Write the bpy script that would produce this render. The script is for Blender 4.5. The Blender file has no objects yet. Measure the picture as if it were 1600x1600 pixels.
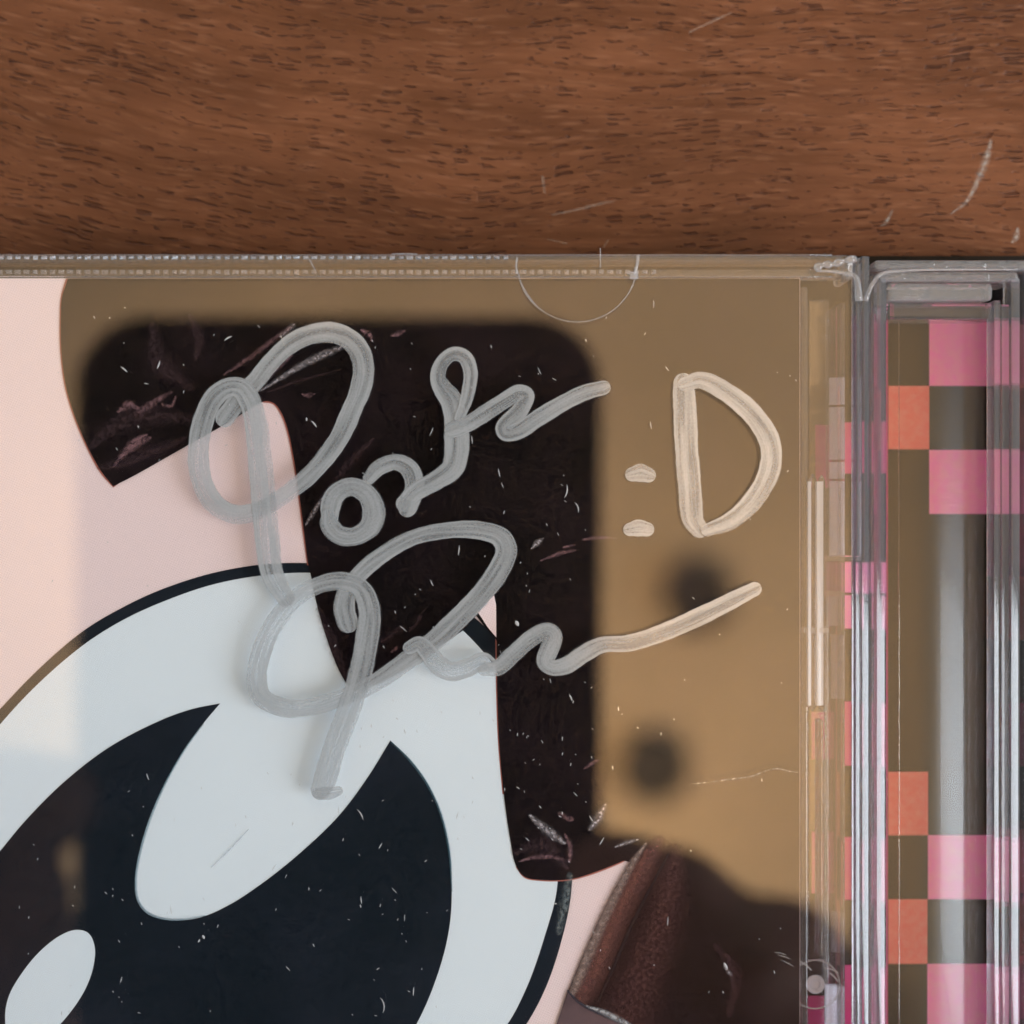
import bpy, bmesh, math, random
from mathutils import Vector, Matrix

random.seed(7)
SC = bpy.context.scene
COL = SC.collection

# ------------------------------------------------------------------ camera
MM = 0.001
LID_TOP = 10.2                 # mm above the table
H0 = 140.0                     # mm from the lens to the lid
HC = LID_TOP + H0              # lens height in mm
PX = 20.0                      # photograph pixels per mm on the lid


def P(u, v, z):
    """point that the photograph shows at pixel (u, v), standing z mm above the table"""
    k = (HC - z) / H0 / PX * MM
    return Vector(((u - 800.0) * k, (800.0 - v) * k, z * MM))


cam_d = bpy.data.cameras.new('camera')
cam = bpy.data.objects.new('camera', cam_d)
COL.objects.link(cam)
cam.location = (0, 0, HC * MM)
cam.rotation_euler = (0, 0, 0)
cam_d.sensor_width = 36.0
cam_d.lens = 36.0 * H0 * PX / 1600.0
cam_d.clip_start = 0.004
cam_d.clip_end = 50.0
cam_d.dof.use_dof = True
cam_d.dof.focus_distance = (H0 + 2.6) * MM
cam_d.dof.aperture_fstop = cam_d.lens / 3.9
SC.camera = cam

# ------------------------------------------------------------------ world, lamps, exposure
W = bpy.data.worlds.new('World')
SC.world = W
W.use_nodes = True
bg = W.node_tree.nodes['Background']
bg.inputs['Color'].default_value = (0.74, 0.88, 1.0, 1)
bg.inputs['Strength'].default_value = 0.86


def area(name, loc, aim, sx, sy, power, color):
    d = bpy.data.lights.new(name, 'AREA')
    d.shape = 'RECTANGLE'
    d.size, d.size_y = sx, sy
    d.energy = power
    d.color = color
    o = bpy.data.objects.new(name, d)
    COL.objects.link(o)
    o.location = loc
    o.rotation_euler = (Vector(aim) - Vector(loc)).to_track_quat('-Z', 'Y').to_euler()
    return o


# daylight from a tall window with two lights, to the right of the table
area('window_light', (1.45, -0.30, 0.95), (0, -0.30, 0.75), 0.42, 1.5, 32.0, (0.84, 0.92, 1.0))
area('window_light', (1.45, -0.92, 0.95), (0, -0.92, 0.75), 0.42, 1.5, 32.0, (0.84, 0.92, 1.0))
# added bodiless warm spot, brightens the ceiling with a pool of light
sp = bpy.data.lights.new('ceiling_fill', 'SPOT')
sp.energy = 165.0
sp.color = (1.0, 0.68, 0.37)
sp.spot_size = math.radians(80)
sp.spot_blend = 0.9
sp.shadow_soft_size = 0.06
up = bpy.data.objects.new('ceiling_fill', sp)
COL.objects.link(up)
up.location = (0.02, -0.62, 0.72)
up.rotation_euler = (Vector((0.04, -0.05, 1.62)) - Vector(up.location)).to_track_quat('-Z', 'Y').to_euler()

SC.view_settings.view_transform = 'Standard'
SC.view_settings.look = 'None'
SC.view_settings.exposure = -0.06
SC.view_settings.gamma = 1.0
SC.view_settings.use_curve_mapping = False
SC.render.engine = 'CYCLES'
SC.cycles.use_denoising = True
SC.cycles.use_light_tree = False
SC.cycles.use_adaptive_sampling = True
SC.cycles.adaptive_threshold = 0.03
SC.cycles.adaptive_min_samples = 12
SC.cycles.max_bounces = 12
SC.cycles.transparent_max_bounces = 24
SC.cycles.transmission_bounces = 10
SC.cycles.glossy_bounces = 5
SC.cycles.blur_glossy = 0.6
SC.cycles.sample_clamp_indirect = 8.0


# ------------------------------------------------------------------ node helpers
class NT:
    def __init__(self, name):
        self.m = bpy.data.materials.new(name)
        self.m.use_nodes = True
        self.t = self.m.node_tree
        self.t.nodes.clear()
        self.out = self.t.nodes.new('ShaderNodeOutputMaterial')

    def n(self, kind, **kw):
        nd = self.t.nodes.new('ShaderNode' + kind)
        for k, v in kw.items():
            setattr(nd, k, v)
        return nd

    def put(self, sock, val):
        if hasattr(val, 'is_linked') or isinstance(val, bpy.types.NodeSocket):
            self.t.links.new(val, sock)
        else:
            if isinstance(val, (tuple, list)) and len(val) == 3 and sock.type == 'RGBA':
                val = (*val, 1)
            sock.default_value = val

    def math(self, op, a, b=0.0, c=0.0, clamp=False):
        nd = self.n('Math', operation=op, use_clamp=clamp)
        for i, x in enumerate((a, b, c)):
            self.put(nd.inputs[i], x)
        return nd.outputs[0]

    def mixc(self, fac, a, b, mode='MIX'):
        nd = self.n('Mix', data_type='RGBA', blend_type=mode)
        self.put(nd.inputs[0], fac)
        self.put(nd.inputs[6], a)
        self.put(nd.inputs[7], b)
        return nd.outputs[2]

    def ramp(self, fac, lo, hi, a=0.0, b=1.0):
        nd = self.n('MapRange', interpolation_type='SMOOTHSTEP')
        self.put(nd.inputs[0], fac)
        for i, x in enumerate((lo, hi, a, b)):
            self.put(nd.inputs[i + 1], x)
        return nd.outputs[0]

    def comb(self, x, y, z=0.0):
        nd = self.n('CombineXYZ')
        for i, s in enumerate((x, y, z)):
            self.put(nd.inputs[i], s)
        return nd.outputs[0]

    def sep(self, vec):
        nd = self.n('SeparateXYZ')
        self.put(nd.inputs[0], vec)
        return nd.outputs

    def obj(self):
        return self.n('TexCoord').outputs['Object']

    def geo(self):
        return self.n('NewGeometry').outputs['Position']

    def uv(self):
        return self.n('TexCoord').outputs['UV']

    def noise(self, vec, scale=1.0, detail=2.0, rough=0.5, dist=0.0):
        nd = self.n('TexNoise')
        self.put(nd.inputs['Vector'], vec)
        nd.inputs['Scale'].default_value = scale
        nd.inputs['Detail'].default_value = detail
        nd.inputs['Roughness'].default_value = rough
        nd.inputs['Distortion'].default_value = dist
        return nd.outputs[0]

    def bsdf(self, kind, **kw):
        nd = self.n('Bsdf' + kind)
        for k, v in kw.items():
            self.put(nd.inputs[k.replace('_', ' ')], v)
        return nd.outputs[0]

    def mix(self, fac, a, b):
        nd = self.n('MixShader')
        self.put(nd.inputs[0], fac)
        self.t.links.new(a, nd.inputs[1])
        self.t.links.new(b, nd.inputs[2])
        return nd.outputs[0]

    def bump(self, height, strength=0.5, dist=0.0001):
        nd = self.n('Bump')
        self.put(nd.inputs['Height'], height)
        nd.inputs['Strength'].default_value = strength
        nd.inputs['Distance'].default_value = dist
        return nd.outputs[0]

    def schlick(self, f0):
        lw = self.n('LayerWeight')
        lw.inputs['Blend'].default_value = 0.5
        return self.math('MULTIPLY_ADD', self.math('POWER', lw.outputs['Facing'], 5.0), 1.0 - f0, f0)

    def done(self, sh):
        self.t.links.new(sh, self.out.inputs['Surface'])
        return self.m


def s2l(r, g, b):
    f = lambda c: (c / 255 / 12.92) if c <= 10 else ((c / 255 + 0.055) / 1.055) ** 2.4
    return (f(r), f(g), f(b))


# ------------------------------------------------------------------ materials
def mat_wood():
    w = NT('brown wood')
    x, y, z = w.sep(w.geo())
    # the grain bends down towards the right in the left part of the table
    t = w.math('MAXIMUM', w.math('SUBTRACT', 0.008, x), 0.0)
    t = w.math('MINIMUM', t, 0.07)
    wob = w.noise(w.comb(w.math('MULTIPLY', x, 45), w.math('MULTIPLY', y, 60), 3.1), 1.0, 2.0)
    yy = w.math('SUBTRACT', y, w.math('MULTIPLY', w.math('MULTIPLY', t, t), 2.9))
    yy = w.math('ADD', yy, w.math('MULTIPLY', w.math('SUBTRACT', wob, 0.5), 0.0045))
    # broad figure
    big = w.noise(w.comb(w.math('MULTIPLY', x, 40), w.math('MULTIPLY', yy, 130), 1.0), 1.0, 3.0, 0.6)
    fine = w.noise(w.comb(w.math('MULTIPLY', x, 260), w.math('MULTIPLY', yy, 1500), 2.0), 1.0, 4.0, 0.65)
    streak = w.noise(w.comb(w.math('MULTIPLY', x, 28), w.math('MULTIPLY', yy, 1100), 5.0), 1.0, 3.0, 0.6)
    # open pores: short dashes
    vor = w.n('TexVoronoi', feature='F1')
    jit = w.noise(w.comb(w.math('MULTIPLY', x, 900), w.math('MULTIPLY', yy, 900), 0.0), 1.0, 1.0)
    w.put(vor.inputs['Vector'], w.comb(w.math('ADD', w.math('MULTIPLY', x, 480), w.math('MULTIPLY', jit, 1.5)), w.math('ADD', w.math('MULTIPLY', yy, 4000), w.math('MULTIPLY', jit, 1.2)), 0.0))
    vor.inputs['Scale'].default_value = 1.0
    vor.inputs['Randomness'].default_value = 1.0
    rnd = w.sep(vor.outputs['Color'])
    dens = w.noise(w.comb(w.math('MULTIPLY', x, 90), w.math('MULTIPLY', yy, 200), 9.0), 1.0, 2.0)
    rad = w.math('MULTIPLY', w.ramp(w.math('ADD', w.math('MULTIPLY', rnd[0], 0.7), w.math('MULTIPLY', dens, 0.9)), 0.55, 1.12), 0.44)
    pore = w.ramp(w.math('SUBTRACT', vor.outputs['Distance'], rad), -0.26, 0.05, 1.0, 0.0)
    # second, finer set
    vor2 = w.n('TexVoronoi', feature='F1')
    w.put(vor2.inputs['Vector'], w.comb(w.math('MULTIPLY', x, 1100), w.math('MULTIPLY', yy, 4600), 4.0))
    vor2.inputs['Scale'].default_value = 1.0
    rnd2 = w.sep(vor2.outputs['Color'])
    pore2 = w.ramp(w.math('SUBTRACT', vor2.outputs['Distance'], w.math('MULTIPLY', w.ramp(rnd2[1], 0.45, 1.0), 0.4)), -0.2, 0.05, 1.0, 0.0)
    base = w.mixc(w.ramp(big, 0.28, 0.72), (0.092, 0.031, 0.013), (0.170, 0.062, 0.028))
    base = w.mixc(w.math('MULTIPLY', w.ramp(streak, 0.42, 0.75), 0.65), base, (0.075, 0.023, 0.007))
    base = w.mixc(w.math('MULTIPLY', w.ramp(fine, 0.5, 0.8), 0.5), base, (0.25, 0.105, 0.052))
    vor3 = w.n('TexVoronoi', feature='F1')
    w.put(vor3.inputs['Vector'], w.comb(w.math('MULTIPLY', x, 420), w.math('MULTIPLY', yy, 2600), 8.0))
    vor3.inputs['Scale'].default_value = 1.0
    rnd3 = w.sep(vor3.outputs['Color'])
    spots = w.noise(w.comb(w.math('MULTIPLY', x, 70), w.math('MULTIPLY', yy, 90), 12.0), 1.0, 2.0)
    light = w.math('MULTIPLY', w.ramp(vor3.outputs['Distance'], 0.0, 0.6, 1.0, 0.0), w.ramp(w.math('ADD', w.math('MULTIPLY', rnd3[2], 0.6), spots), 0.70, 1.15))
    base = w.mixc(w.math('MULTIPLY', light, 0.34), base, (0.30, 0.135, 0.075))  # pale dashes: silky sheen of the grain put into the colour
    base = w.mixc(w.math('MULTIPLY', pore2, 0.32), base, (0.055, 0.018, 0.006))
    base = w.mixc(w.math('MULTIPLY', pore, 0.46), base, (0.050, 0.017, 0.008))
    hgt = w.math('SUBTRACT', w.math('MULTIPLY', fine, 0.5), w.math('ADD', pore, w.math('MULTIPLY', pore2, 0.4)))
    b = w.bump(hgt, 0.9, 0.00016)
    pr = w.bsdf('Principled', Base_Color=base, Roughness=w.math('ADD', 0.30, w.math('MULTIPLY', fine, 0.2)), Normal=b, Specular_IOR_Level=0.22)
    return w.done(pr)


def mat_clear_panel(name='clear polystyrene panel', rough=0.014, tint=(0.97, 0.965, 0.96), scuff=False):
    w = NT(name)
    fr = w.schlick(0.052)
    tr = w.bsdf('Transparent', Color=tint)
    if scuff:
        nz = w.noise(w.geo(), 90.0, 3.0, 0.6)
        r = w.math('ADD', rough, w.math('MULTIPLY', w.ramp(nz, 0.5, 0.8), 0.03))
    else:
        r = rough
    gl = w.bsdf('Glossy', Color=(1, 1, 1), Roughness=r)
    return w.done(w.mix(fr, tr, gl))


def mat_clear_solid(name, ior=1.45, rough=0.03, milk=0.05, wave=0.0, tint=(0.98, 0.975, 0.985)):
    """thick moulded clear plastic: bends what lies behind it, milk whitens it evenly, partly for caught light"""
    w = NT(name)
    kw = {}
    if wave:
        x, y, z = w.sep(w.geo())
        nz = w.noise(w.comb(w.math('MULTIPLY', x, 700), w.math('MULTIPLY', y, 500), w.math('MULTIPLY', z, 700)), 1.0, 2.0)
        kw['Normal'] = w.bump(nz, wave, 0.0006)
    g = w.bsdf('Glass', Color=tint, Roughness=rough, IOR=ior, **kw)
    d = w.bsdf('Diffuse', Color=(0.85, 0.85, 0.88))
    tr = w.bsdf('Transparent', Color=(0.95, 0.95, 0.96))
    return w.done(w.mix(milk, w.mix(0.32, g, tr), d))


def mat_sheen(name):
    """fine-textured curved moulding of the hinge strip"""
    w = NT(name)
    x, y, z = w.sep(w.geo())
    nz = w.noise(w.comb(w.math('MULTIPLY', x, 900), w.math('MULTIPLY', y, 7000), 0.0), 1.0, 3.0)
    fr = w.schlick(0.030)
    tr = w.bsdf('Transparent', Color=(0.97, 0.965, 0.96))
    gl = w.bsdf('Glossy', Color=(1, 1, 1), Roughness=0.22, Normal=w.bump(nz, 0.10, 0.0001))
    gl2 = w.bsdf('Glossy', Color=(1, 1, 1), Roughness=0.02)
    return w.done(w.mix(fr, tr, w.mix(0.12, gl, gl2)))


def mat_print(name, col, col2=None, halftone=0.0, spec=0.12, rough=0.38, nscale=60.0):
    w = NT(name)
    c = col
    g = w.geo()
    if col2 is not None:
        nz = w.noise(g, nscale, 3.0, 0.6)
        c = w.mixc(w.ramp(nz, 0.3, 0.72), col, col2)
    if halftone:
        x, y, z = w.sep(g)
        k = 2 * math.pi / 0.00026
        a = math.radians(22)
        p = w.math('ADD', w.math('MULTIPLY', x, k * math.cos(a)), w.math('MULTIPLY', y, k * math.sin(a)))
        q = w.math('SUBTRACT', w.math('MULTIPLY', y, k * math.cos(a)), w.math('MULTIPLY', x, k * math.sin(a)))
        dots = w.math('MULTIPLY', w.math('SINE', p), w.math('SINE', q))
        f = w.math('MULTIPLY', w.ramp(dots, -0.2, 0.9), halftone)
        c = w.mixc(f, c, (c[0] * 0.66, c[1] * 0.52, c[2] * 0.55) if isinstance(c, tuple) else (0.5, 0.25, 0.27))
    tooth = w.noise(g, 2600.0, 2.0)
    pr = w.bsdf('Principled', Base_Color=c, Roughness=rough, Specular_IOR_Level=spec, Normal=w.bump(tooth, 0.06, 0.00005))
    return w.done(pr)


def mat_brush(name, col, strength=0.8, streaky=0.6, soft=1.0):
    """soft-edged printed brush mark: fades across and along the stroke (flat print)"""
    w = NT(name)
    u, v, _ = w.sep(w.uv())
    nz = w.noise(w.geo(), 3200.0, 3.0, 0.65)
    edge = w.math('SUBTRACT', 1.0, w.math('ABSOLUTE', w.math('MULTIPLY_ADD', v, 2.0, -1.0)))
    a = w.math('MULTIPLY', w.math('POWER', w.ramp(edge, 0.0, 1.0), soft), strength)
    a = w.math('MULTIPLY', a, w.math('ADD', 1.0 - streaky, w.math('MULTIPLY', w.ramp(nz, 0.35, 0.7), streaky)))
    d = w.bsdf('Principled', Base_Color=col, Roughness=0.4, Specular_IOR_Level=0.3)
    return w.done(w.mix(a, w.bsdf('Transparent'), d))


def mat_ink():
    w = NT('silver marker ink')
    u, v, _ = w.sep(w.uv())
    at = w.n('ObjectInfo')
    seed = w.math('MULTIPLY', at.outputs['Random'], 40.0)
    st = w.noise(w.comb(w.math('MULTIPLY', u, 0.9), w.math('MULTIPLY', v, 3.6), seed), 1.0, 2.0, 0.5)
    fine = w.noise(w.comb(w.math('MULTIPLY', u, 3.0), w.math('MULTIPLY', v, 17.0), seed), 1.0, 2.0, 0.6)
    grain = w.noise(w.geo(), 8000.0, 2.0)
    slow = w.noise(w.comb(w.math('MULTIPLY', u, 1.6), 0.0, w.math('ADD', seed, 7.0)), 1.0, 1.0)
    c = w.math('ABSOLUTE', w.math('MULTIPLY_ADD', v, 2.0, -1.0))
    rim = w.ramp(c, 0.45, 0.95)
    a = w.math('ADD', w.ramp(st, 0.32, 0.62, 0.50, 0.86), w.math('MULTIPLY', w.math('SUBTRACT', fine, 0.5), 0.42))
    a = w.math('ADD', a, w.math('MULTIPLY', rim, 0.05))
    a = w.math('ADD', a, w.math('MULTIPLY', w.math('SUBTRACT', slow, 0.5), 0.35))
    a = w.math('ADD', a, w.math('MULTIPLY', w.math('SUBTRACT', grain, 0.5), 0.42))
    # ragged outline
    edge = w.ramp(w.math('ADD', c, w.math('MULTIPLY', w.math('SUBTRACT', fine, 0.5), 0.16)), 0.88, 0.99, 1.0, 0.0)
    a = w.math('MINIMUM', w.math('MAXIMUM', a, 0.0), 0.93)
    a = w.math('MULTIPLY', a, edge)
    d = w.bsdf('Diffuse', Color=(0.37, 0.38, 0.39))
    g = w.bsdf('Glossy', Color=(0.95, 0.95, 0.95), Roughness=0.13)
    return w.done(w.mix(a, w.bsdf('Transparent'), w.mix(0.20, d, g)))


def mat_plain(name, col, rough=0.5, spec=0.5, nz=0.0, scale=200.0):
    w = NT(name)
    c = col
    if nz:
        f = w.noise(w.geo(), scale, 3.0, 0.6)
        c = w.mixc(w.ramp(f, 0.3, 0.7), tuple(x * (1 - nz) for x in col), tuple(min(1, x * (1 + nz)) for x in col))
    return w.done(w.bsdf('Principled', Base_Color=c, Roughness=rough, Specular_IOR_Level=spec))


M_WOOD = mat_wood()
M_PANEL = mat_clear_panel()
M_THIN = mat_clear_panel('clear thin moulding', 0.03, scuff=False)
M_BAR = mat_clear_solid('clear moulded bar', 1.45, 0.04, 0.045)
M_RIDGE = mat_clear_solid('clear rounded ridge', 1.58, 0.06, 0.04)
M_WAVY = mat_clear_solid('clear uneven moulding', 1.45, 0.06, 0.15, wave=1.0, tint=(0.99, 0.96, 0.93))  # white and warm tint stand for ceiling light bent inside
M_EDGE = mat_clear_solid('clear edge with white gleam', 1.45, 0.12, 0.16)  # white mixed in for light caught along the edges
M_SHEEN = mat_sheen('textured clear strip')
M_INK = mat_ink()

PINK = s2l(236, 212, 212)
M_PINK = mat_print('pale pink print', s2l(241, 221, 222), halftone=0.30)
M_BLACKP = mat_print('purplish black print', s2l(18, 14, 15), s2l(32, 23, 27), nscale=130.0)
M_NAVY = mat_print('navy black print', s2l(24, 32, 40), s2l(34, 40, 50), nscale=70.0)
M_WHITE = mat_print('white print', s2l(226, 236, 244), halftone=0.12)
M_FRINGE = mat_print('orange misprinted fringe', s2l(176, 110, 100))
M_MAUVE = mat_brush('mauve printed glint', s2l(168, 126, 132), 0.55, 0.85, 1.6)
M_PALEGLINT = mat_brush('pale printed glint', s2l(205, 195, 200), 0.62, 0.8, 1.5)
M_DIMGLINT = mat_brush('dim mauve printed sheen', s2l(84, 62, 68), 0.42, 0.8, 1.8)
M_CARD = mat_print('black print of the card', s2l(22, 20, 20), s2l(30, 26, 25))
M_CPINK = mat_print('pink checker print', s2l(254, 132, 200), s2l(250, 148, 190), nscale=1500.0)
M_CORANGE = mat_print('orange checker print', s2l(232, 112, 108), s2l(230, 130, 124), nscale=1500.0)
M_CDEEP = mat_print('deep magenta print', s2l(160, 36, 112), s2l(140, 36, 100), nscale=400.0)
M_CPURPLE = mat_print('purple print', s2l(120, 48, 92), s2l(96, 40, 80), nscale=220.0)
M_CMAG = mat_print('magenta checker print', s2l(214, 70, 138), s2l(200, 78, 118), nscale=220.0)


# ------------------------------------------------------------------ mesh helpers
def link(name, me, mat=None, parent=None, smooth=False):
    o = bpy.data.objects.new(name, me)
    COL.objects.link(o)
    if mat is not None:
        me.materials.append(mat)
    if parent is not None:
        o.parent = parent
    if smooth:
        me.polygons.foreach_set('use_smooth', [True] * len(me.polygons))
    return o


def empty(name, loc=(0, 0, 0)):
    o = bpy.data.objects.new(name, None)
    o.empty_display_size = 0.01
    COL.objects.link(o)
    o.location = loc
    return o


def tag(o, label=None, cat=None, group=None, kind=None):
    if label: o['label'] = label
    if cat: o['category'] = cat
    if group: o['group'] = group
    if kind: o['kind'] = kind
    return o


def catmull(pts, n=10, closed=False):
    pts = [Vector(p) for p in pts]
    N = len(pts)
    out = []
    segs = N if closed else N - 1
    for i in range(segs):
        p1, p2 = pts[i], pts[(i + 1) % N]
        p0 = pts[i - 1] if (closed or i > 0) else p1 * 2 - p2
        p3 = pts[(i + 2) % N] if (closed or i + 2 < N) else p2 * 2 - p1
        # centripetal knots: no loops on uneven spacing
        t0 = 0.0
        t1 = t0 + max((p1 - p0).length, 1e-6) ** 0.5
        t2 = t1 + max((p2 - p1).length, 1e-6) ** 0.5
        t3 = t2 + max((p3 - p2).length, 1e-6) ** 0.5
        for k in range(n):
            t = t1 + (t2 - t1) * k / n
            a1 = p0 * ((t1 - t) / (t1 - t0)) + p1 * ((t - t0) / (t1 - t0))
            a2 = p1 * ((t2 - t) / (t2 - t1)) + p2 * ((t - t1) / (t2 - t1))
            a3 = p2 * ((t3 - t) / (t3 - t2)) + p3 * ((t - t2) / (t3 - t2))
            b1 = a1 * ((t2 - t) / (t2 - t0)) + a2 * ((t - t0) / (t2 - t0))
            b2 = a2 * ((t3 - t) / (t3 - t1)) + a3 * ((t - t1) / (t3 - t1))
            out.append(b1 * ((t2 - t) / (t2 - t1)) + b2 * ((t - t1) / (t2 - t1)))
    if not closed:
        out.append(pts[-1])
    return out


def poly(name, px, z, mat, parent):
    """flat printed shape with the outline px"""
    bm = bmesh.new()
    vs = [bm.verts.new(P(p[0], p[1], z)) for p in px]
    es = [bm.edges.new((vs[i], vs[(i + 1) % len(vs)])) for i in range(len(vs))]
    bmesh.ops.triangle_fill(bm, edges=es, use_beauty=True, normal=(0, 0, 1))
    bmesh.ops.recalc_face_normals(bm, faces=bm.faces)
    if bm.faces and sum(f.normal.z for f in bm.faces) < 0:
        bmesh.ops.reverse_faces(bm, faces=bm.faces)
    me = bpy.data.meshes.new(name)
    bm.to_mesh(me)
    bm.free()
    return link(name, me, mat, parent)


def outline(*pieces):
    """pieces: ('c', pts) smooth run, ('l', pts) straight run -> one closed outline"""
    out = []
    for kind, pts in pieces:
        out += [tuple(p[:2]) for p in (catmull([(x, y, 0) for x, y in pts], 8) if kind == 'c' else [(x, y, 0) for x, y in pts])]
    res = []
    for p in out:
        if not res or abs(p[0] - res[-1][0]) + abs(p[1] - res[-1][1]) > 0.4:
            res.append(p)
    if abs(res[0][0] - res[-1][0]) + abs(res[0][1] - res[-1][1]) < 0.4:
        res.pop()
    return res


def ribbon(name, pts, width, z, mat, parent, rise=0.05, cap=True, step=2.5, wob=0.0, across=1):
    """flat stroke along pts (pixels), width in pixels, rising a hair along its length so that it can cross itself"""
    ws = width if isinstance(width, (list, tuple)) else [width] * len(pts)
    c = catmull([(x, y, w) for (x, y), w in zip(pts, ws)], 14)
    # resample evenly
    L = [0.0]
    for a, b in zip(c, c[1:]):
        L.append(L[-1] + (b.xy - a.xy).length)
    tot = L[-1]
    n = max(4, int(tot / step))
    res, j = [], 0
    for i in range(n + 1):
        s = tot * i / n
        while j < len(L) - 2 and L[j + 1] < s:
            j += 1
        f = (s - L[j]) / max(1e-9, L[j + 1] - L[j])
        res.append((c[j].lerp(c[j + 1], min(1, max(0, f))), s))
    rows = []
    def direction(i):
        a = res[max(0, i - 1)][0].xy
        b = res[min(n, i + 1)][0].xy
        return (b - a).normalized()
    if cap:
        d = direction(0)
        w0 = res[0][0].z
        for k in (0.98, 0.9, 0.75, 0.5, 0.25):
            rows.append((res[0][0].xy - d * (w0 / 2 * k), d, w0 * math.sqrt(1 - k * k), -w0 / 2 * k))
    for i, (p, s) in enumerate(res):
        ww = p.z * (1 + wob * math.sin(s * 0.11 + len(pts)) + wob * 0.6 * math.sin(s * 0.29 + 1.7 * len(pts)))
        rows.append((p.xy, direction(i), ww, s))
    if cap:
        d = direction(n)
        w1 = res[-1][0].z
        for k in (0.25, 0.5, 0.75, 0.9, 0.98):
            rows.append((res[-1][0].xy + d * (w1 / 2 * k), d, w1 * math.sqrt(1 - k * k), tot + w1 / 2 * k))
    verts, uvs, faces = [], [], []
    m = across + 1
    for i, (p, d, w, s) in enumerate(rows):
        nrm = Vector((-d.y, d.x))
        zz = z + rise * i / len(rows)
        for k in range(m):
            f = k / across
            q = p + nrm * (w * (f - 0.5))
            verts.append(P(q.x, q.y, zz))
            uvs.append((s / 160.0, f))
    for i in range(len(rows) - 1):
        for k in range(across):
            a = i * m + k
            faces.append((a, a + m, a + m + 1, a + 1))
    me = bpy.data.meshes.new(name)
    me.from_pydata(verts, [], faces)
    ul = me.uv_layers.new(name='UVMap')
    for lp in me.loops:
        ul.data[lp.index].uv = uvs[lp.vertex_index]
    me.update()
    return link(name, me, mat, parent)


def box(name, u0, v0, u1, v1, z0, z1, mat, parent, bev=0.15, zref=None, seg=2):
    """bevelled box that the photograph shows between the pixels (u0,v0) and (u1,v1) at height zref"""
    zr = z1 if zref is None else zref
    a, b = P(u0, v1, zr), P(u1, v0, zr)
    bm = bmesh.new()
    bmesh.ops.create_cube(bm, size=1)
    for v in bm.verts:
        v.co = Vector((a.x if v.co.x < 0 else b.x, a.y if v.co.y < 0 else b.y, (z0 if v.co.z < 0 else z1) * MM))
    if bev:
        bmesh.ops.bevel(bm, geom=list(bm.edges), offset=bev * MM, segments=seg, profile=0.5, affect='EDGES')
    me = bpy.data.meshes.new(name)
    bm.to_mesh(me)
    bm.free()
    return link(name, me, mat, parent, smooth=False)


def extrude_y(name, prof, v0, v1, mat, parent, zref=9.6, smooth=True, waves=0):
    """prof: closed outline [(u px at zref, z mm)] swept along the photograph's vertical from v0 to v1"""
    ya, yb = P(800, v0, zref).y, P(800, v1, zref).y
    n = len(prof)
    verts, faces = [], []
    cuts = 1 + waves
    for k in range(cuts + 1):
        y = ya + (yb - ya) * k / cuts
        for (u, z) in prof:
            x = P(u, 800, zref).x
            verts.append((x, y, z * MM))
    for k in range(cuts):
        for i in range(n):
            j = (i + 1) % n
            faces.append((k * n + i, k * n + j, (k + 1) * n + j, (k + 1) * n + i))
    faces.append(tuple(range(n))[::-1])
    faces.append(tuple(range(cuts * n, (cuts + 1) * n)))
    me = bpy.data.meshes.new(name)
    me.from_pydata(verts, [], faces)
    bm = bmesh.new(); bm.from_mesh(me)
    bmesh.ops.recalc_face_normals(bm, faces=bm.faces)
    bm.to_mesh(me); bm.free()
    o = link(name, me, mat, parent)
    if smooth:
        me.polygons.foreach_set('use_smooth', [True] * len(me.polygons))
        if hasattr(me, 'set_sharp_from_angle'):
            me.set_sharp_from_angle(angle=math.radians(40))
    return o


def tube(name, pts, r, mat, parent, seg=8, closed=False):
    if len(pts) < 8:
        pts = catmull(pts, 6)
    """round bar along 3-D points (metres), radius r in mm"""
    verts, faces = [], []
    n = len(pts)
    for i, p in enumerate(pts):
        d = (pts[min(n - 1, i + 1)] - pts[max(0, i - 1)]).normalized()
        a = d.cross(Vector((0, 0, 1)))
        if a.length < 1e-6:
            a = Vector((1, 0, 0))
        a.normalize()
        b = d.cross(a)
        rr = r(i / (n - 1)) if callable(r) else r
        for k in range(seg):
            t = 2 * math.pi * k / seg
            verts.append(p + (a * math.cos(t) + b * math.sin(t)) * rr * MM)
    for i in range(n - 1):
        for k in range(seg):
            q = (k + 1) % seg
            faces.append((i * seg + k, i * seg + q, (i + 1) * seg + q, (i + 1) * seg + k))
    faces.append(tuple(range(seg))[::-1])
    faces.append(tuple(range((n - 1) * seg, n * seg)))
    me = bpy.data.meshes.new(name)
    me.from_pydata(verts, [], faces)
    return link(name, me, mat, parent, smooth=True)


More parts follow.
